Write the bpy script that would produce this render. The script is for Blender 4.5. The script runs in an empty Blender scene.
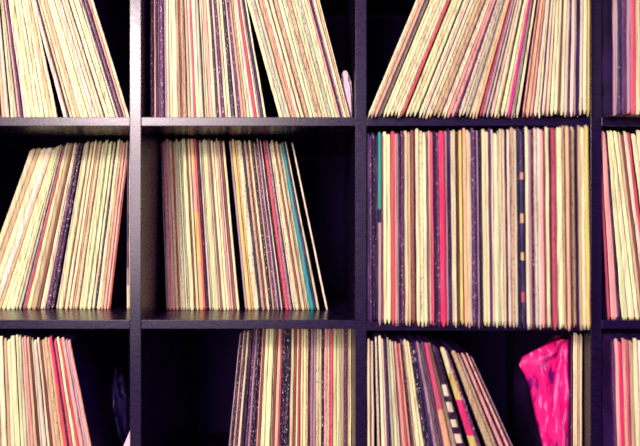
import bpy, bmesh, math, random
from mathutils import Vector, noise

# ------------------------------------------------------------------ camera
CAMZ = 0.95          # lens height above the floor
FPX = 608.0          # focal length in pixels of the 640 px wide frame
HX, HY = 320.0, 223.0
scn = bpy.context.scene
col = scn.collection
cd = bpy.data.cameras.new('camera')
cam = bpy.data.objects.new('camera', cd)
col.objects.link(cam)
cam.location = (0, -1.0, CAMZ)
cam.rotation_euler = (math.pi / 2, 0, 0)
cd.sensor_width = 36.0
cd.lens = 36.0 * FPX / 640.0
cd.clip_start = 0.05
cd.dof.use_dof = True
cd.dof.focus_distance = 1.07
cd.dof.aperture_fstop = 1.15
scn.camera = cam

# ------------------------------------------------------------------ world and lights
w = bpy.data.worlds.new('room_air')
scn.world = w
w.use_nodes = True
w.node_tree.nodes['Background'].inputs[0].default_value = (0.42, 0.20, 0.90, 1)
w.node_tree.nodes['Background'].inputs[1].default_value = 0.6


def area(name, loc, target, size, power, colour):
    l = bpy.data.lights.new(name, 'AREA')
    l.shape = 'RECTANGLE'
    l.size, l.size_y = size
    l.energy = power
    l.color = colour
    o = bpy.data.objects.new(name, l)
    col.objects.link(o)
    o.location = loc
    o.rotation_euler = (Vector(target) - Vector(loc)).to_track_quat('-Z', 'Y').to_euler()
    return o


area('ceiling_lamp_light', (-0.98, -2.0, CAMZ + 0.80), (-0.1, 0, CAMZ), (0.2, 0.26), 46, (1.0, 0.93, 0.80))
area('front_fill_light', (-0.95, -2.7, CAMZ + 0.50), (0.1, 0, CAMZ), (1.3, 1.5), 94, (1.0, 0.94, 0.80))  # broad fill added from the front left; no window is known there

scn.view_settings.view_transform = 'Standard'
scn.view_settings.look = 'None'
scn.view_settings.exposure = 0.0
scn.view_settings.gamma = 1.0
scn.view_settings.use_curve_mapping = False


# ------------------------------------------------------------------ materials
def lin(c):
    def f(v):
        v /= 255.0
        return v / 12.92 if v <= 0.04045 else ((v + 0.055) / 1.055) ** 2.4
    return tuple(f(v) for v in c) + (1.0,)


def new_mat(name, rough=0.6, spec=0.3):
    m = bpy.data.materials.new(name)
    m.use_nodes = True
    nt = m.node_tree
    b = nt.nodes['Principled BSDF']
    b.inputs['Roughness'].default_value = rough
    b.inputs['Specular IOR Level'].default_value = spec
    return m, nt, b


def shelf_mat():
    m, nt, b = new_mat('black_brown_foil', 0.42, 0.5)
    tc = nt.nodes.new('ShaderNodeTexCoord')
    mp = nt.nodes.new('ShaderNodeMapping'); mp.inputs['Scale'].default_value = (6, 6, 30)
    b.inputs['Specular Tint'].default_value = (0.95, 0.82, 0.95, 1)
    n = nt.nodes.new('ShaderNodeTexNoise'); n.inputs['Scale'].default_value = 12; n.inputs['Detail'].default_value = 6
    r = nt.nodes.new('ShaderNodeValToRGB')
    r.color_ramp.elements[0].position = 0.35; r.color_ramp.elements[0].color = lin((12, 2, 28))
    r.color_ramp.elements[1].position = 0.75; r.color_ramp.elements[1].color = lin((26, 6, 50))
    nt.links.new(tc.outputs['Object'], mp.inputs[0]); nt.links.new(mp.outputs[0], n.inputs[0])
    nt.links.new(n.outputs[0], r.inputs[0]); nt.links.new(r.outputs[0], b.inputs['Base Color'])
    n2 = nt.nodes.new('ShaderNodeTexNoise'); n2.inputs['Scale'].default_value = 160; n2.inputs['Detail'].default_value = 4
    nt.links.new(tc.outputs['Object'], n2.inputs[0])
    bp = nt.nodes.new('ShaderNodeBump'); bp.inputs['Strength'].default_value = 0.05; bp.inputs['Distance'].default_value = 0.002
    nt.links.new(n2.outputs[0], bp.inputs['Height']); nt.links.new(bp.outputs[0], b.inputs['Normal'])
    mr = nt.nodes.new('ShaderNodeMapRange'); mr.inputs['To Min'].default_value = 0.20; mr.inputs['To Max'].default_value = 0.36
    nt.links.new(n.outputs[0], mr.inputs[0]); nt.links.new(mr.outputs[0], b.inputs['Roughness'])
    return m


def plain_mat(name, rgb, rough=0.6, spec=0.3, scale=20, amount=0.25):
    m, nt, b = new_mat(name, rough, spec)
    tc = nt.nodes.new('ShaderNodeTexCoord')
    n = nt.nodes.new('ShaderNodeTexNoise'); n.inputs['Scale'].default_value = scale; n.inputs['Detail'].default_value = 5
    mx = nt.nodes.new('ShaderNodeMix'); mx.data_type = 'RGBA'
    c = lin(rgb)
    mx.inputs[6].default_value = c
    mx.inputs[7].default_value = tuple(v * (1 - amount) for v in c[:3]) + (1,)
    nt.links.new(tc.outputs['Object'], n.inputs[0]); nt.links.new(n.outputs[0], mx.inputs[0])
    nt.links.new(mx.outputs[2], b.inputs['Base Color'])
    return m


# colour code: (sRGB, word)
PAL = {
    'c': ((245, 228, 178), 'cream'),
    'y': ((240, 238, 178), 'pale yellow'),
    'w': ((236, 214, 190), 'off-white'),
    't': ((208, 174, 136), 'tan'),
    'p': ((234, 168, 154), 'light pink'),
    'r': ((216, 80, 100), 'red'),
    'm': ((240, 48, 124), 'hot pink'),
    'v': ((94, 44, 92), 'purple'),
    'd': ((44, 8, 50), 'dark plum'),
    'k': ((28, 6, 44), 'black'),
    'b': ((36, 28, 84), 'dark blue'),
    'g': ((196, 196, 166), 'greenish grey'),
    'o': ((238, 184, 134), 'orange'),
    'l': ((180, 142, 160), 'lilac'),
    'n': ((138, 76, 70), 'brown'),
    'T': ((44, 152, 150), 'teal'),
    'Y': ((232, 202, 118), 'golden yellow'),
}
# banded spines: list of (height fraction where the band starts, colour)
BANDS = {
    'A': ([(0, 'l'), (0.53, 'b'), (0.60, 'T')], 'teal and lilac'),
    'B': ([(0, 'o'), (0.28, 'Y'), (0.57, 'p'), (0.8, 'o')], 'yellow and pink'),
    'C': ([(0, 'o'), (0.66, 'r')], 'red and orange'),
    'D': ([(0, 'Y'), (0.53, 'm'), (0.72, 'Y'), (0.86, 'c')], 'hot pink and yellow'),
    'E': ([(0, 'b'), (0.13, 'r'), (0.18, 'b'), (0.34, 'o'), (0.38, 'b'), (0.53, 'o'), (0.575, 'b'), (0.75, 'p'), (0.785, 'b')], 'dark blue, orange-patched'),
    'F': ([(0, 'd'), (0.42, 'w'), (0.46, 'd'), (0.50, 'w'), (0.545, 'd'), (0.58, 'w'), (0.62, 'd'), (0.66, 'w'), (0.71, 'd'), (0.74, 'w'), (0.80, 'd')], 'white-blocked plum'),
    'G': ([(0, 'c'), (0.14, 'l'), (0.24, 'b')], 'blue, pale-footed'),
    'H': ([(0, 'm'), (0.2, 'r'), (0.75, 'm')], 'bright pink'),
}
_mc = {}


def sleeve_mat(code, fleck):
    key = (code, fleck)
    if key in _mc:
        return _mc[key]
    m, nt, b = new_mat('card_' + (PAL[code][1] if code in PAL else BANDS[code][1]).replace(' ', '_').replace(',', ''), 0.55, 0.25)
    L = nt.links.new
    tc = nt.nodes.new('ShaderNodeTexCoord')
    oi = nt.nodes.new('ShaderNodeObjectInfo')
    if code in PAL:
        src = nt.nodes.new('ShaderNodeRGB'); src.outputs[0].default_value = lin(PAL[code][0])
        src = src.outputs[0]
    else:
        sp = nt.nodes.new('ShaderNodeSeparateXYZ'); L(tc.outputs['Generated'], sp.inputs[0])
        r = nt.nodes.new('ShaderNodeValToRGB'); r.color_ramp.interpolation = 'CONSTANT'
        bd = BANDS[code][0]
        e = r.color_ramp.elements
        e[0].position = 0; e[0].color = lin(PAL[bd[0][1]][0])
        e[1].position = bd[1][0]; e[1].color = lin(PAL[bd[1][1]][0])
        for pz, cc in bd[2:]:
            q = e.new(pz); q.color = lin(PAL[cc][0])
        L(sp.outputs[2], r.inputs[0])
        src = r.outputs[0]
    # each sleeve's own shade of its colour
    ma = nt.nodes.new('ShaderNodeMath'); ma.operation = 'MULTIPLY'; ma.inputs[1].default_value = 57.0
    L(oi.outputs['Random'], ma.inputs[0])
    fr = nt.nodes.new('ShaderNodeMath'); fr.operation = 'FRACT'; L(ma.outputs[0], fr.inputs[0])
    hs = nt.nodes.new('ShaderNodeHueSaturation')
    mh = nt.nodes.new('ShaderNodeMapRange'); mh.inputs['To Min'].default_value = 0.485; mh.inputs['To Max'].default_value = 0.515
    L(fr.outputs[0], mh.inputs[0]); L(mh.outputs[0], hs.inputs['Hue'])
    mv = nt.nodes.new('ShaderNodeMapRange'); mv.inputs['To Min'].default_value = 0.78; mv.inputs['To Max'].default_value = 1.12
    L(oi.outputs['Random'], mv.inputs[0]); L(mv.outputs[0], hs.inputs['Value'])
    L(src, hs.inputs['Color'])
    # ring wear and foxing in long vertical blotches
    mp = nt.nodes.new('ShaderNodeMapping'); mp.inputs['Scale'].default_value = (200, 30, 14)
    L(tc.outputs['Object'], mp.inputs[0])
    n1 = nt.nodes.new('ShaderNodeTexNoise'); n1.noise_dimensions = '4D'; n1.inputs['Scale'].default_value = 1.0; n1.inputs['Detail'].default_value = 5
    L(mp.outputs[0], n1.inputs['Vector']); L(ma.outputs[0], n1.inputs['W'])
    r1 = nt.nodes.new('ShaderNodeValToRGB'); r1.color_ramp.elements[0].position = 0.50; r1.color_ramp.elements[1].position = 0.72
    r1.color_ramp.elements[0].color = (0, 0, 0, 1); r1.color_ramp.elements[1].color = (0.55, 0.55, 0.55, 1)
    L(n1.outputs[0], r1.inputs[0])
    m1 = nt.nodes.new('ShaderNodeMix'); m1.data_type = 'RGBA'
    dark = code in 'kdvb' or code in ('E', 'F')
    m1.inputs[7].default_value = lin((130, 84, 120)) if dark else lin((176, 120, 104))
    L(r1.outputs[0], m1.inputs[0]); L(hs.outputs[0], m1.inputs[6])
    out = m1.outputs[2]
    # fine printed lettering / scuffs
    mp2 = nt.nodes.new('ShaderNodeMapping'); mp2.inputs['Scale'].default_value = (650, 60, 260)
    L(tc.outputs['Object'], mp2.inputs[0])
    n2 = nt.nodes.new('ShaderNodeTexNoise'); n2.noise_dimensions = '4D'; n2.inputs['Scale'].default_value = 1.0; n2.inputs['Detail'].default_value = 2
    L(mp2.outputs[0], n2.inputs['Vector']); L(ma.outputs[0], n2.inputs['W'])
    r2 = nt.nodes.new('ShaderNodeValToRGB')
    a, bb, st = ((0.60, 0.66, 0.9) if code in 'kdvbEF' else (0.56, 0.64, 0.8)) if fleck else (0.62, 0.74, 0.5)
    r2.color_ramp.elements[0].position = a; r2.color_ramp.elements[1].position = bb
    r2.color_ramp.elements[0].color = (0, 0, 0, 1); r2.color_ramp.elements[1].color = (st, st, st, 1)
    L(n2.outputs[0], r2.inputs[0])
    m2 = nt.nodes.new('ShaderNodeMix'); m2.data_type = 'RGBA'
    m2.inputs[7].default_value = lin((232, 200, 205)) if dark else lin((96, 44, 70))
    L(r2.outputs[0], m2.inputs[0]); L(out, m2.inputs[6])
    # paper and card layers: hair-thin lines running up the edge
    mp3 = nt.nodes.new('ShaderNodeMapping'); mp3.inputs['Scale'].default_value = (1100, 10, 7)
    L(tc.outputs['Object'], mp3.inputs[0])
    n3 = nt.nodes.new('ShaderNodeTexNoise'); n3.noise_dimensions = '4D'; n3.inputs['Scale'].default_value = 1.0; n3.inputs['Detail'].default_value = 3
    L(mp3.outputs[0], n3.inputs['Vector']); L(ma.outputs[0], n3.inputs['W'])
    r3 = nt.nodes.new('ShaderNodeValToRGB')
    r3.color_ramp.elements[0].position = 0.34; r3.color_ramp.elements[0].color = (0.42, 0.30, 0.36, 1)
    r3.color_ramp.elements[1].position = 0.52; r3.color_ramp.elements[1].color = (1, 1, 1, 1)
    L(n3.outputs[0], r3.inputs[0])
    m3 = nt.nodes.new('ShaderNodeMix'); m3.data_type = 'RGBA'; m3.blend_type = 'MULTIPLY'; m3.inputs[0].default_value = 0.9
    L(m2.outputs[2], m3.inputs[6]); L(r3.outputs[0], m3.inputs[7])
    L(m3.outputs[2], b.inputs['Base Color'])
    bp = nt.nodes.new('ShaderNodeBump'); bp.inputs['Strength'].default_value = 0.25; bp.inputs['Distance'].default_value = 0.001
    L(n2.outputs[0], bp.inputs['Height']); L(bp.outputs[0], b.inputs['Normal'])
    _mc[key] = m
    return m


# ------------------------------------------------------------------ mesh helpers
def link(name, bm, mat, parent=None, loc=(0, 0, 0), smooth=False):
    me = bpy.data.meshes.new(name)
    bmesh.ops.recalc_face_normals(bm, faces=bm.faces)
    if smooth:
        for f in bm.faces:
            f.smooth = True
    bm.to_mesh(me); bm.free()
    me.materials.append(mat)
    o = bpy.data.objects.new(name, me)
    col.objects.link(o)
    o.location = loc
    o.parent = parent
    return o


def box_bm(x0, x1, y0, y1, z0, z1, bevel=0.0):
    bm = bmesh.new()
    v = [bm.verts.new((x, y, z)) for z in (z0, z1) for y in (y0, y1) for x in (x0, x1)]
    for f in ((0, 1, 3, 2), (4, 6, 7, 5), (0, 4, 5, 1), (2, 3, 7, 6), (0, 2, 6, 4), (1, 5, 7, 3)):
        bm.faces.new([v[i] for i in f])
    if bevel:
        bmesh.ops.bevel(bm, geom=list(bm.edges), offset=bevel, segments=2, affect='EDGES', profile=0.5)
    return bm


def tag(o, label, cat, group=None):
    o['label'] = label
    o['category'] = cat
    if group:
        o['group'] = group
    return o


# ------------------------------------------------------------------ the setting
fl = link('floor', box_bm(-3, 3, -4, 0.5, -0.05, 0), plain_mat('dark_floorboards', (70, 48, 74), 0.5, 0.3, 8))
fl['kind'] = 'structure'
wb = link('wall_back', box_bm(-3, 3, 0.5, 0.6, 0, 2.7), plain_mat('dim_painted_wall', (60, 40, 90), 0.8, 0.2, 6))
wb['kind'] = 'structure'

# ------------------------------------------------------------------ the shelving unit
DEPTH = 0.455
PT = 0.0185                                    # upright thickness
ST = 0.0148                                    # shelf thickness
PX = [-0.674, -0.3034, 0.0674, 0.4539, 0.839]  # upright centres
ROWTOP = {0: CAMZ + 0.1743, 1: CAMZ - 0.1595, 2: CAMZ - 0.5010}
SAG = 0.003                                    # the full compartment's board hangs a little lower
shelf_m = shelf_mat()
unit = bpy.data.objects.new('shelving_unit', None)
col.objects.link(unit)
tag(unit, 'dark purple-black open cube shelving unit holding all the record sleeves', 'shelves')
ZB = ROWTOP[2] - 0.334                         # top face of the lowest board
ZT = ROWTOP[0] + 0.334                         # top face of the crown board
tops = [ZB, ROWTOP[2], ROWTOP[1], ROWTOP[0], ZT]
for x in PX:
    link('upright', box_bm(x - PT / 2, x + PT / 2, -0.001, DEPTH, 0.0, ZT - ST, 0.0008), shelf_m, unit)
for i, z in enumerate(tops):
    if i == 4:
        link('top_board', box_bm(PX[0] - PT / 2 - 0.004, PX[-1] + PT / 2 + 0.004, -0.004, DEPTH, z - ST, z + 0.006, 0.001), shelf_m, unit)
        continue
    for j, (a, b) in enumerate(zip(PX[:-1], PX[1:])):
        zz = z - (SAG if (i, j) == (2, 2) else 0)
        link('shelf_board', box_bm(a + PT / 2, b - PT / 2, 0.0, DEPTH, zz - ST, zz, 0.0008), shelf_m, unit)
link('back_panel', box_bm(PX[0] - PT / 2, PX[-1] + PT / 2, DEPTH, DEPTH + 0.006, 0.0, ZT - ST), plain_mat('back_board_foil', (32, 8, 66), 0.7, 0.1, 9), unit)
link('plinth', box_bm(PX[0] + PT / 2, PX[-1] - PT / 2, 0.02, 0.035, 0.0, ZB - ST), shelf_m, unit)

# ------------------------------------------------------------------ the records
# every cell: row, column, pixel row the x positions are read on, how far the fronts stand behind the shelf edge,
# lean (x: dx/dy), and the spines from left to right as x:colour (* = small print, . = empty)
CELLS = [
 dict(row=0, c=0, y=116, inset=[(0, .035)], lean=[(-60, .02), (5, .08), (25, .14), (50, .18), (63, .27), (105, .31), (128, .31)],
  s="-24:c -17:t -11:y -5:w 0:t 5:w 9:c 14:g 17:p 20:v 23:w 26:y 31:y 36:c 40:y 44:c 49:o 53:c 57:. 63:w 67:n 68:c 72:c 76:t 80:c 84:y 88:c 92:w 96:c 100:c 103.5:d 105:c 109:y 112:c 115:w 117.5:d 119.5:l 120.5:v 122.5:p 126:c 129:|"),
 dict(row=0, c=1, y=116, inset=[(0, .03)], lean=[(150, 0.0), (175, .02), (205, .05), (233, .085), (257, .15), (266, .17), (279, .28), (350, .26)],
  s="150:v* 153:d 154:p 156:d 158:v 160:v* 164:k 165:l 167:g 170:c 173:y 178:t* 181:n 182.5:t* 187:t 191:w 194:r 196:c 200:g 203.5:k 205:c 207:c 209:p 213:c 216.5:d* 219:w 221.5:v* 225:c 228:y 231:k* 235:w 238:v* 241:p 244:t* 247:c 250:w 253.5:r 257:c 259:l 260.5:b 263.5:c 266:. 279:c 283:g* 287:g 290:n 291:o 294:p 296:c 299.5:n 300.5:c 304:n 305:t* 309:c 313:y 316:g* 318:t* 322:c 325:y 328:g* 332:c 335:y 338:p 340:d 342:l 343.5:c 346:t 348.5:c 350:|"),
 dict(row=0, c=2, y=112, inset=[(367, -.008), (440, -.02), (520, -.012), (590, -.03)], lean=[(367, -.42), (448, -.385), (480, -.27), (523, -.14), (560, -.03), (592, 0)],
  s="367:c 370:l 371.5:t* 375:p 378.5:c 381:w 382.5:. 384:c 387:y 391:c* 395:y 398:c 401:p 402.5:r 405:. 406.5:y 410:c 414:y 418:. 419.5:c 423:w 426:c 430:c* 434:t 438:t* 442:d 443:w 445:c 447.5:p 452:p* 456:v 458:. 459:w* 463:c 466:g* 470:c 473:c 476:o 479:d 480.5:r 483:l 486:k 487:w 489:n 491:w 494.5:c 498:t 501:y 505:c 508:m 511:w 514:g 516.5:c 519.5:. 523:p 524.5:n 526:o 530:p 533:n 534.5:w 538:c 542:w 545:n 546.5:c 550:c 554:y 558:n 560:c 564:w 567.5:v 570:w 574:l 576.5:t* 580:w 583:c 587:Y 590:|"),
 dict(row=0, c=3, y=112, inset=[(598, -.04)], lean=[(598, 0), (700, 0)],
  s="603:c 606:t 610:l 614:v 618:b 622:v 627:l 631:r 636:c 641:w 647:c 653:t 659:c 665:|"),
 dict(row=1, c=0, y=300, inset=[(0, .125)], lean=[(-25, -.36), (0, -.34), (20, -.26), (40, -.21), (58, -.17), (80, -.14), (110, -.115)],
  s="-24:c -18:t -12:c -6:w 0:t 4:c 8:y 13:y 17:c 20:g 23:b 24.5:l 26:r 28.5:c 33:t 38:n 41.5:c 45:w 47:v* 51:k* 55:. 57:w 59:y 64:n 65.5:c 69:n 70:c 73:o 75:c* 79:n 80:c 83:y 87:g 88.5:y 92:c 95.5:b* 97.5:c 101:t* 104:p 107:p 110:r 111:|"),
 dict(row=1, c=0, y=300, inset=[(0, .125)], lean=[(0, 0)], s="126.5:G 129:w 130.5:|", extra=1),
 dict(row=1, c=1, y=211, inset=[(0, .115)], lean=[(161, .035), (200, .06), (234, .095), (265, .12), (290, .165), (300, .2), (311, .215)],
  s="161:l 163:p* 167:n* 168:p 171.5:c* 174.5:r 176:c 178:g* 181:c 183:g* 185:y 189:n 191:c 193.5:B 198:r 200:d 202:k 203:w 205:g 206.5:y 212:w 213.5:n 215.5:c 218.5:y 221:p 223.5:w 225:n* 228:c 230.5:. 235.5:l 238:Y 241.5:o 243.5:c* 248.5:b 251:t* 254:n 256:c 258.5:k* 261:t 263:v* 265:l* 267:d 268.5:w 270:k 272:r* 275.5:l* 278:d 279:w 280.5:c* 284:n* 286:c 289:o 290.5:g 292.5:T 296:b 298:c 300:. 305.5:w 307.5:|"),
 dict(row=1, c=2, y=211, inset=[(366, -.008), (395, -.02), (590, -.062)], lean=[(366, 0.0), (440, .012), (590, .012)],
  s="367:b 369:v* 371:b* 375:k 378:A 381.5:n 383:c 387:y 391:r 395:p 397:l 398.5:d 401:v* 404:c 408:t 411:n* 414.5:v 416:c 420:y* 423.5:c 427:g 428.5:p 431:r 433.5:l 434.5:k 437:v* 439.5:m* 445.5:l 448:k 451.5:w 453.5:y 456:n* 459.5:Y 463.5:o 467:c 470:w 472:v* 475.5:b 477.5:l 479:k 482.5:c 486.5:y 489.5:v 492:w 494:y 498:g 500:c 503:c 505.5:d 508:w 511:t* 515:g 517.5:k 520.5:E 526:c 529:l 531.5:n 532.5:d* 534.5:w* 538:w 541:p 544:n 546:c 549.5:c 552:r* 556:l 557.5:y 561:c 563:t* 566.5:o 570:v 571.5:t* 575:l* 578.5:t 582:y 585.5:Y 589.5:|"),
 dict(row=1, c=3, y=211, inset=[(600, .012)], lean=[(603, .05), (612, .07), (622, .12), (700, .14)],
  s="603:r 605.5:p 611:d 613.5:y 618:c 623:y 627:t 630:n 633:w 637:r 641:c 646:c 652:t 658:y 664:|"),
 dict(row=2, c=0, y=410, inset=[(0, .006)], lean=[(-30, 0), (20, .05), (45, .1), (66, .15), (84, .2)],
  s="-22:c -14:w -7:t 0:c 5:t 9:c 13:y 18:y 22:g 25:t 28:p 31:t 34:n 37:g 39:w 43:c 46:n 48.5:t 52:t* 56:o 58.5:H 62:d 64:r 67:c 70.5:r 73:p 77:l 80:p 84:|"),
 dict(row=2, c=1, y=410, inset=[(0, .11)], lean=[(232, -.1), (250, -.07), (265, -.045), (300, -.01), (355, 0)],
  s="232:l 233.5:k* 236:t* 238:v* 240.5:c 243:k 247:v* 250:l* 252.5:d* 256:k* 258:p 259.5:n* 262:y 266:y 271:t* 273:n* 275.5:p 279:r 280.5:k* 284.5:k* 289:c 293:n* 296:c 298:r* 300:c 303:y 306:o* 308:d 310:l* 313:l 316:c* 319:c 321.5:d* 324:p* 327:w* 329.5:r* 333:y 336.5:y 339:g 341:t 344:v* 347:c 350:t 352:c 354:|"),
 dict(row=2, c=2, y=410, inset=[(366, -.012), (460, -.03), (500, -.012)], lean=[(367, 0), (395, .06), (423, .16), (440, .2), (460, .31), (480, .4), (497, .46)],
  s="367:c 369.5:n 371:w 373.5:. 376.5:w* 379:k 380.5:c 384:w 386:v 388:d 390:g 392.5:y 396:w 398:n 399.5:p 403:r* 405:o 407:v* 410:t* 412:c 416:c 419:k* 425:b 427.5:l* 431:w* 433.5:v 437:C 443:t 446:l* 448:F 453.5:d 455:. 459:D 465.5:v* 468.5:. 473:t* 479:t* 482.5:d 484.5:p 488:v 490.5:p 493.5:d 495:l 496.5:|"),
 dict(row=2, c=2, y=410, inset=[(560, .03)], lean=[(560, 0.0)], s="571.5:v 573.5:c 578:t 580:c 582.5:|", extra=1),
 dict(row=2, c=3, y=410, inset=[(600, -.03)], lean=[(605, .03), (700, .03)],
  s="605:b 607.5:t 612:v 615:p 619:m 624:p 628:r 631:t 635:c 640:w 646:c 652:p 658:c 664:|"),
]


def interp(tab, x):
    if x <= tab[0][0]:
        return tab[0][1]
    for (a, va), (b, vb) in zip(tab[:-1], tab[1:]):
        if x <= b:
            return va + (vb - va) * (x - a) / (b - a)
    return tab[-1][1]


def cell_sleeves(cell, tight):
    """groups of neighbouring stripes that belong to one sleeve"""
    tk = []
    for t in cell['s'].split():
        x, cc = t.split(':')
        tk.append((float(x), cc))
    st = [(a[0], b[0], a[1]) for a, b in zip(tk[:-1], tk[1:])]
    runs, cur = [], []
    for s in st:
        if s[2] == '.':
            if cur: runs.append(cur)
            cur = []
        else:
            cur.append([s])
    if cur: runs.append(cur)
    out = []
    for run in runs:
        while True:
            best = None
            for i in range(len(run) - 1):
                wd = run[i + 1][-1][1] - run[i][0][0]
                n = len(run[i]) + len(run[i + 1])
                if wd <= tight and n <= 3 and (best is None or wd < best[0]):
                    best = (wd, i)
            if best is None:
                break
            i = best[1]
            run[i:i + 2] = [run[i] + run[i + 1]]
        out += run
    return out


tight = 3.0
while True:
    ALL = [cell_sleeves(c, tight) for c in CELLS]
    if sum(len(a) for a in ALL) <= 298:
        break
    tight += 0.25

ORD = ['', 'first', 'second', 'third', 'fourth', 'fifth', 'sixth', 'seventh', 'eighth', 'ninth', 'tenth', 'eleventh', 'twelfth',
       'thirteenth', 'fourteenth', 'fifteenth', 'sixteenth', 'seventeenth', 'eighteenth', 'nineteenth', 'twentieth']


def ordinal(n):
    if n <= 20:
        return ORD[n]
    tens = {2: 'twent', 3: 'thirt', 4: 'fort', 5: 'fift', 6: 'sixt'}[n // 10]
    return tens + 'ieth' if n % 10 == 0 else tens + 'y-' + ORD[n % 10]


def word(code):
    code = code.strip('*')
    return PAL[code][1] if code in PAL else BANDS[code][1]


def shade_cover_mat():  # dark cover colour that stands in for the shade between sleeves
    m, nt, b = new_mat('gap_shade_cover', 0.5, 0.15)
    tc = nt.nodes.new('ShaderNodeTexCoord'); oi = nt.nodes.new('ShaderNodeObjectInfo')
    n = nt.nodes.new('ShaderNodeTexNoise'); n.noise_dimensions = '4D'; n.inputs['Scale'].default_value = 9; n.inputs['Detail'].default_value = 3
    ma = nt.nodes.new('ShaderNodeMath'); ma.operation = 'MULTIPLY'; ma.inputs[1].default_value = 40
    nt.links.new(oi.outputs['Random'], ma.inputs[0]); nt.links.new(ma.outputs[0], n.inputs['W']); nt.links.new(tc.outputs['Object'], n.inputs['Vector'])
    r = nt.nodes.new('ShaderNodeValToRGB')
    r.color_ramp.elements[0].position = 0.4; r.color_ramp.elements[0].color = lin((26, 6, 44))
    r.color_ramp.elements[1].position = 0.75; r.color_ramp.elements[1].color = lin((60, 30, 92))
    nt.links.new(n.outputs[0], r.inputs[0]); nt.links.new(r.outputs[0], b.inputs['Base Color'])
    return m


SHADE_COVER = shade_cover_mat()


def slab(zs, fl_, fr_, yf, yb, seed, pinch, ye=None):
    """a card slab with a worn, slightly wavy front edge; fl_/fr_ give its left and right face at height z"""
    rnd = random.Random(seed)
    bm = bmesh.new()
    rings = []
    n = len(zs)
    for i, z in enumerate(zs):
        a, b = fl_(z), fr_(z)
        mid, h = (a + b) / 2, (b - a) / 2
        k = 1.0
        dy = rnd.uniform(-0.0006, 0.0006)
        if i == 0: k = pinch; dy += 0.0015
        elif i == n - 1: k = 0.6; dy += 0.0025
        if 0 < i < n - 1:
            mid += rnd.uniform(-1, 1) * min(0.0003, h * 0.15)
            h *= rnd.uniform(0.94, 1.0)
        c = min(0.0012, h)
        y = yf + dy
        edge = ye if ye is not None else y + 0.02
        drop = rnd.uniform(0.0, 0.0045) if (i == 0 and ye is not None) else 0.0
        pts = ((mid - h * k, yb), (mid - h * k, edge), (mid - h * k, y + c), (mid - h * k * .55, y), (mid + h * k * .55, y), (mid + h * k, y + c), (mid + h * k, edge), (mid + h * k, yb))
        rings.append([bm.verts.new((px, py, z - (drop if 2 <= q <= 5 else 0))) for q, (px, py) in enumerate(pts)])
    for r0, r1 in zip(rings[:-1], rings[1:]):
        for j in range(8):
            q = (j + 1) % 8
            f = bm.faces.new((r0[j], r0[q], r1[q], r1[j]))
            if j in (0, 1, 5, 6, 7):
                f.material_index = 1           # cover faces, coloured dark as gap shade; the spine keeps its own colour
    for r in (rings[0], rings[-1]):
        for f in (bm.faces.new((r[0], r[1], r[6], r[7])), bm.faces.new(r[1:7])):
            f.material_index = 1 if r is rings[-1] else 0  # top edges take the painted gap shade too
    return bm


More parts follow.
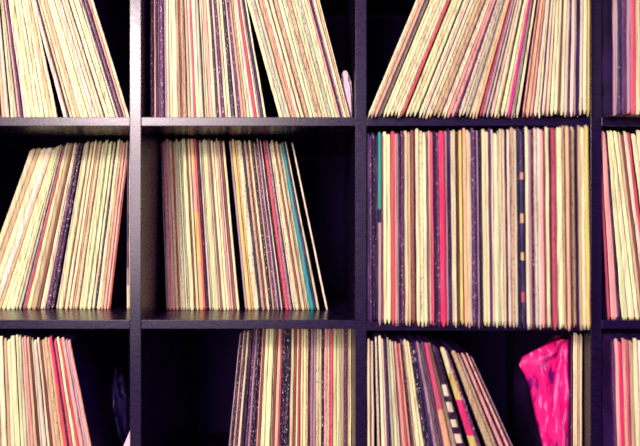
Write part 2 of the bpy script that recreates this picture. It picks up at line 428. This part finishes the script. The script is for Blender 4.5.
ROWN = ['top row', 'middle row', 'bottom row']
COLN = ['far left', 'second', 'third', 'far right']
seed = 0
count = {}
for ci, (cell, sl) in enumerate(zip(CELLS, ALL)):
    row, cc = cell['row'], cell['c']
    z0 = ROWTOP[row] - (SAG if (row, cc) == (1, 2) else 0)
    XL, XR = PX[cc] + PT / 2 + 0.0006, PX[cc + 1] - PT / 2 - 0.0006
    total = len(sl)
    for k, grp in enumerate(sl):
        seed += 1
        rnd = random.Random(seed * 7 + 3)
        xa, xb = grp[0][0], grp[-1][1]
        xm = (xa + xb) / 2
        ins = interp(cell['inset'], xm) + rnd.uniform(-0.004, 0.004)
        if cc == 2 and not cell.get('extra'):
            ins += rnd.choice((-0.006, 0, 0.003, 0.006))
        s = FPX / (1.0 + ins)                  # pixels per metre at this depth
        zref = CAMZ - (cell['y'] - HY) / s     # height of the reading line at this depth
        H = (0.3118 if (row, cc) == (1, 2) else 0.3150) + rnd.uniform(-0.0025, 0.002)
        if row == 2 and cc == 1 and k < 3:
            H -= (0.012, 0.007, 0.004)[k]
        if rnd.random() < 0.12:
            H -= rnd.uniform(0.001, 0.006)

        def line(x, top):                      # world x of a stripe boundary at the foot and at the top
            m = interp(cell['lean'], x)
            X = (x - HX) / s
            xbot = X + m * (zref - z0)
            c = 1 / math.sqrt(1 + m * m)
            return xbot, xbot - m * H * c, c
        bl, tl, c1 = line(xa, 0)
        br, tr, c2 = line(xb, 0)
        c = (c1 + c2) / 2
        Ht = H * c
        shift = max(0, XL - min(bl, tl)) - max(0, max(br, tr) - XR)
        bl, br, tl, tr = bl + shift, br + shift, tl + shift, tr + shift
        if tr - tl < 0.35 * (br - bl):
            tr = tl + 0.35 * (br - bl)
        g = 0.00008                            # hairline between neighbours
        base = (bl + br) / 2
        yf = ins
        yb = min(ins + 0.31, DEPTH - 0.001)
        zs = [0, 0.007 if cc == 2 else 0.004] + [Ht * t + rnd.uniform(-.006, .006) for t in (.12, .25, .38, .5, .62, .75, .87)] + [Ht - 0.004, Ht]
        n = len(grp)
        where = '%s, %s compartment' % (ROWN[row], COLN[cc])
        if cell.get('extra'):
            where2 = {1: 'standing alone by the right upright', 2: 'beside the pink bag'}[row]
        elif cc == 0 or (cc != 3 and k >= total / 2):
            where2 = ordinal(total - k) + ' from right' if total - k > 1 else 'rightmost'
        else:
            where2 = ordinal(k + 1) + ' from left' if k > 0 else 'leftmost'
        if n == 1:
            lab = '%s record sleeve, %s in %s' % (word(grp[0][2]), where2, where)
            if len(lab.split()) <= 12 and 0 < k < total - 1:
                lab = '%s record sleeve next to a %s one, %s in %s' % (word(grp[0][2]), word(sl[k - 1][-1][2]), where2, where)
        else:
            mains = sorted(grp, key=lambda q: q[0] - q[1])
            lab = '%s record sleeve with %s edge, %s in %s' % (word(mains[0][2]), word(mains[1][2]), where2, where)
        if cell.get('extra'):
            lab = '%s record sleeve %s, %s' % (word(grp[0][2]), where2, where)
            if row == 2:
                lab = '%s %s' % ('left' if k == 0 else 'right', lab) if total > 1 else lab
        if len(lab.split()) > 16:
            lab = lab.replace(' compartment', '')
        if len(lab.split()) > 16:
            lab = lab.replace('record sleeve', 'sleeve').replace(', bottom row', ', bottom row')
        if len(lab.split()) > 16:
            lab = lab.replace('record ', '').replace('sleeve, ', 'sleeve ').replace(' in bottom', ', bottom').replace(' in middle', ', middle').replace(' in top', ', top')
        if len(lab.split()) > 16: print('LONG', lab)
        group = 'record sleeves, %s, %s compartment' % (ROWN[row], COLN[cc])
        root = None
        if n > 1:
            root = bpy.data.objects.new('record_sleeve', None)
            root.empty_display_size = 0.02
            col.objects.link(root)
            root.location = (base, yf, z0)
            tag(root, lab, 'record sleeve', group)
        wide = max(range(n), key=lambda i: grp[i][1] - grp[i][0])
        names = ['inner_sleeve', 'lining'] 
        ni = 0
        for i, (pa, pb, code) in enumerate(grp):
            f0, f1 = (pa - xa) / (xb - xa), (pb - xa) / (xb - xa)
            fleck = code.endswith('*')
            code = code.strip('*')
            mt = sleeve_mat(code, fleck)
            dy = 0 if i == wide else rnd.uniform(0.0003, 0.0022)

            def face(f, sgn):
                def q(z):
                    t = z / Ht
                    b = bl + (br - bl) * f - base
                    u = tl + (tr - tl) * f - base
                    return b + (u - b) * t + sgn * g
                return q
            pinch = 0.2 if cc == 2 else 0.7
            ye = (-yf - 0.0015) if yf < -0.006 else None
            if n == 1:
                o = link('record_sleeve', slab(zs, face(f0, 1), face(f1, -1), 0, yb - yf, seed, pinch, ye), mt, None, (base, yf, z0))
                o.data.materials.append(SHADE_COVER)
                tag(o, lab, 'record sleeve', group)
            else:
                zz = zs if i == wide else zs[:-2] + [Ht - 0.006, Ht - rnd.uniform(0.0015, 0.004)]
                if i == wide:
                    nm = 'jacket'
                else:
                    nm = names[ni]; ni += 1
                o = link(nm, slab(zz, face(f0, 1), face(f1, -1), dy, yb - yf - 0.002, seed + 1000 * i, pinch, ye), mt, root)
                o.data.materials.append(SHADE_COVER)
                if i != wide and word(code) != word(grp[wide][2]):
                    o['label'] = '%s %s' % (word(code), nm.replace('_', ' '))


# ------------------------------------------------------------------ other things in the compartments
def px_at(x, y, depth):
    s = FPX / (1.0 + depth)
    return (x - HX) / s, depth, CAMZ - (y - HY) / s


def crumple(name, centre, size, mat, seed, amp=0.25, freq=9.0, flat=None):
    bm = bmesh.new()
    bmesh.ops.create_icosphere(bm, subdivisions=5, radius=1.0)
    for v in bm.verts:
        n = v.co.normalized()
        p = n * (freq * 0.25) + Vector((seed * 3.1, 0, seed))
        ridge = 1 - abs(noise.noise(p)) * 2
        fine = 1 - abs(noise.noise(p * 2.7)) * 2
        r = 1 - amp + amp * (0.7 * ridge + 0.3 * fine)
        q = n * r
        v.co = (q.x * size[0], q.y * size[1], q.z * size[2])
    zmin = min(v.co.z for v in bm.verts)
    fl_ = zmin * 0.82
    for v in bm.verts:
        if v.co.z < fl_: v.co.z = fl_
        v.co.z -= fl_
    return link(name, bm, mat, None, centre, smooth=True)


# pale wad behind the leaning sleeves of the top row
pale = plain_mat('pale_lilac_matte', (236, 196, 216), 0.7, 0.2, 14, 0.35)
xr = PX[2] - PT / 2 - 0.001
o = crumple('pale_wad', (xr, 0.062, ROWTOP[0]), (0.5, 0.022, 0.052), pale, 3, 0.18)
for v in o.data.vertices:                      # squeezed into the wedge between the sleeves and the upright
    wd = 0.005 + 0.25 * v.co.z
    v.co.x = (max(-1.0, min(1.0, v.co.x * 2)) - 1.0) * 0.5 * wd
tag(o, 'pale lilac crumpled wad wedged beside the upright, top row, second compartment', 'paper')

# dark plastic carrier bag, bottom row left
bagm, nt, b = new_mat('dark_violet_plastic', 0.28, 0.6)
tcn = nt.nodes.new('ShaderNodeTexCoord'); nn = nt.nodes.new('ShaderNodeTexNoise'); nn.inputs['Scale'].default_value = 14
rr = nt.nodes.new('ShaderNodeValToRGB'); rr.color_ramp.elements[0].color = lin((40, 18, 80)); rr.color_ramp.elements[1].color = lin((84, 62, 140))
nt.links.new(tcn.outputs['Object'], nn.inputs[0]); nt.links.new(nn.outputs[0], rr.inputs[0]); nt.links.new(rr.outputs[0], b.inputs['Base Color'])
o = crumple('plastic_bag', (px_at(104, 0, .17)[0], .17, ROWTOP[2]), (0.06, 0.07, 0.13), bagm, 11, 0.3, 12)
tag(o, 'dark violet crumpled plastic bag at the back of the bottom row, far left compartment', 'bag')

# pale card corner leaning on the upright
bm = bmesh.new()
x1, _, zc = px_at(131, 428, 0.06)
xr = PX[1] - PT / 2 - 0.001
pts = [(xr - 0.0765, 0), (xr, 0), (xr, 0.178), (xr - 0.002, 0.1765)]
fr = [bm.verts.new((x - xr, 0.0, z)) for x, z in pts]
bk = [bm.verts.new((x - xr, 0.003, z)) for x, z in pts]
bm.faces.new(fr); bm.faces.new(list(reversed(bk)))
for i in range(4):
    j = (i + 1) % 4
    bm.faces.new((fr[i], fr[j], bk[j], bk[i]))
o = link('card_sheet', bm, pale, None, (xr, 0.06, ROWTOP[2]))
tag(o, 'small pale card corner leaning on the upright, bottom row, far left compartment', 'card')

# hot pink wrapped bundle, bottom row third compartment
pm, nt, b = new_mat('hot_pink_wrap', 0.5, 0.25)
tcn = nt.nodes.new('ShaderNodeTexCoord')
mpn = nt.nodes.new('ShaderNodeMapping'); mpn.inputs['Rotation'].default_value = (0, math.radians(-35), 0); mpn.inputs['Scale'].default_value = (95, 40, 22)
nn = nt.nodes.new('ShaderNodeTexNoise'); nn.inputs['Scale'].default_value = 1.0; nn.inputs['Detail'].default_value = 3
rr = nt.nodes.new('ShaderNodeValToRGB')
e = rr.color_ramp.elements
e[0].position = 0.36; e[0].color = lin((110, 0, 100))
e[1].position = 0.46; e[1].color = lin((232, 14, 112))
q = e.new(0.57); q.color = lin((238, 20, 116))
q = e.new(0.64); q.color = lin((224, 100, 165))
nt.links.new(tcn.outputs['Object'], mpn.inputs[0]); nt.links.new(mpn.outputs[0], nn.inputs[0])
nt.links.new(nn.outputs[0], rr.inputs[0]); nt.links.new(rr.outputs[0], b.inputs['Base Color'])
D0 = 0.0
left = [(560, 523), (552, 480), (543, 446), (536, 415), (531, 390), (526, 376), (520, 366), (524, 358), (536, 351), (550, 344), (562, 340)]
bm = bmesh.new()
rows = []
zb = ROWTOP[2]
for li, (lx, ly) in enumerate(left):
    X0, _, Z = px_at(lx, ly, D0 + 0.03)
    X1 = px_at(571, ly, D0 + 0.03)[0]
    Z = max(Z, zb)
    NU = 14
    fr, bk = [], []
    for u in range(NU + 1):
        t = u / NU
        X = X0 + (X1 - X0) * t
        bulge = 0.014 * math.sin(math.pi * t) ** 0.6
        cr = 0.016 * (1 - 2 * abs(noise.noise(Vector((X * 40 - Z * 22, Z * 30, 3.3)))))
        fr.append(bm.verts.new((X, D0 + 0.035 - bulge + cr * (0.3 + t * (1 - t) * 3), Z)))
        bk.append(bm.verts.new((X + 0.028 * (1 - t), D0 + 0.045 + 0.05 * math.sin(math.pi * t) ** 0.5, Z)))
    rows.append(fr + list(reversed(bk)))
for r0, r1 in zip(rows[:-1], rows[1:]):
    n = len(r0)
    for j in range(n):
        q = (j + 1) % n
        bm.faces.new((r0[j], r0[q], r1[q], r1[j]))
bm.faces.new(rows[0]); bm.faces.new(list(reversed(rows[-1])))
ox = px_at(560, 0, D0)[0]
for v in bm.verts:
    v.co.x -= ox; v.co.z -= zb
o = link('wrapped_bundle', bm, pm, None, (ox, 0, zb), smooth=True)
tag(o, 'crumpled hot pink wrapped bundle beside the cream sleeve, bottom row, third compartment', 'bag')
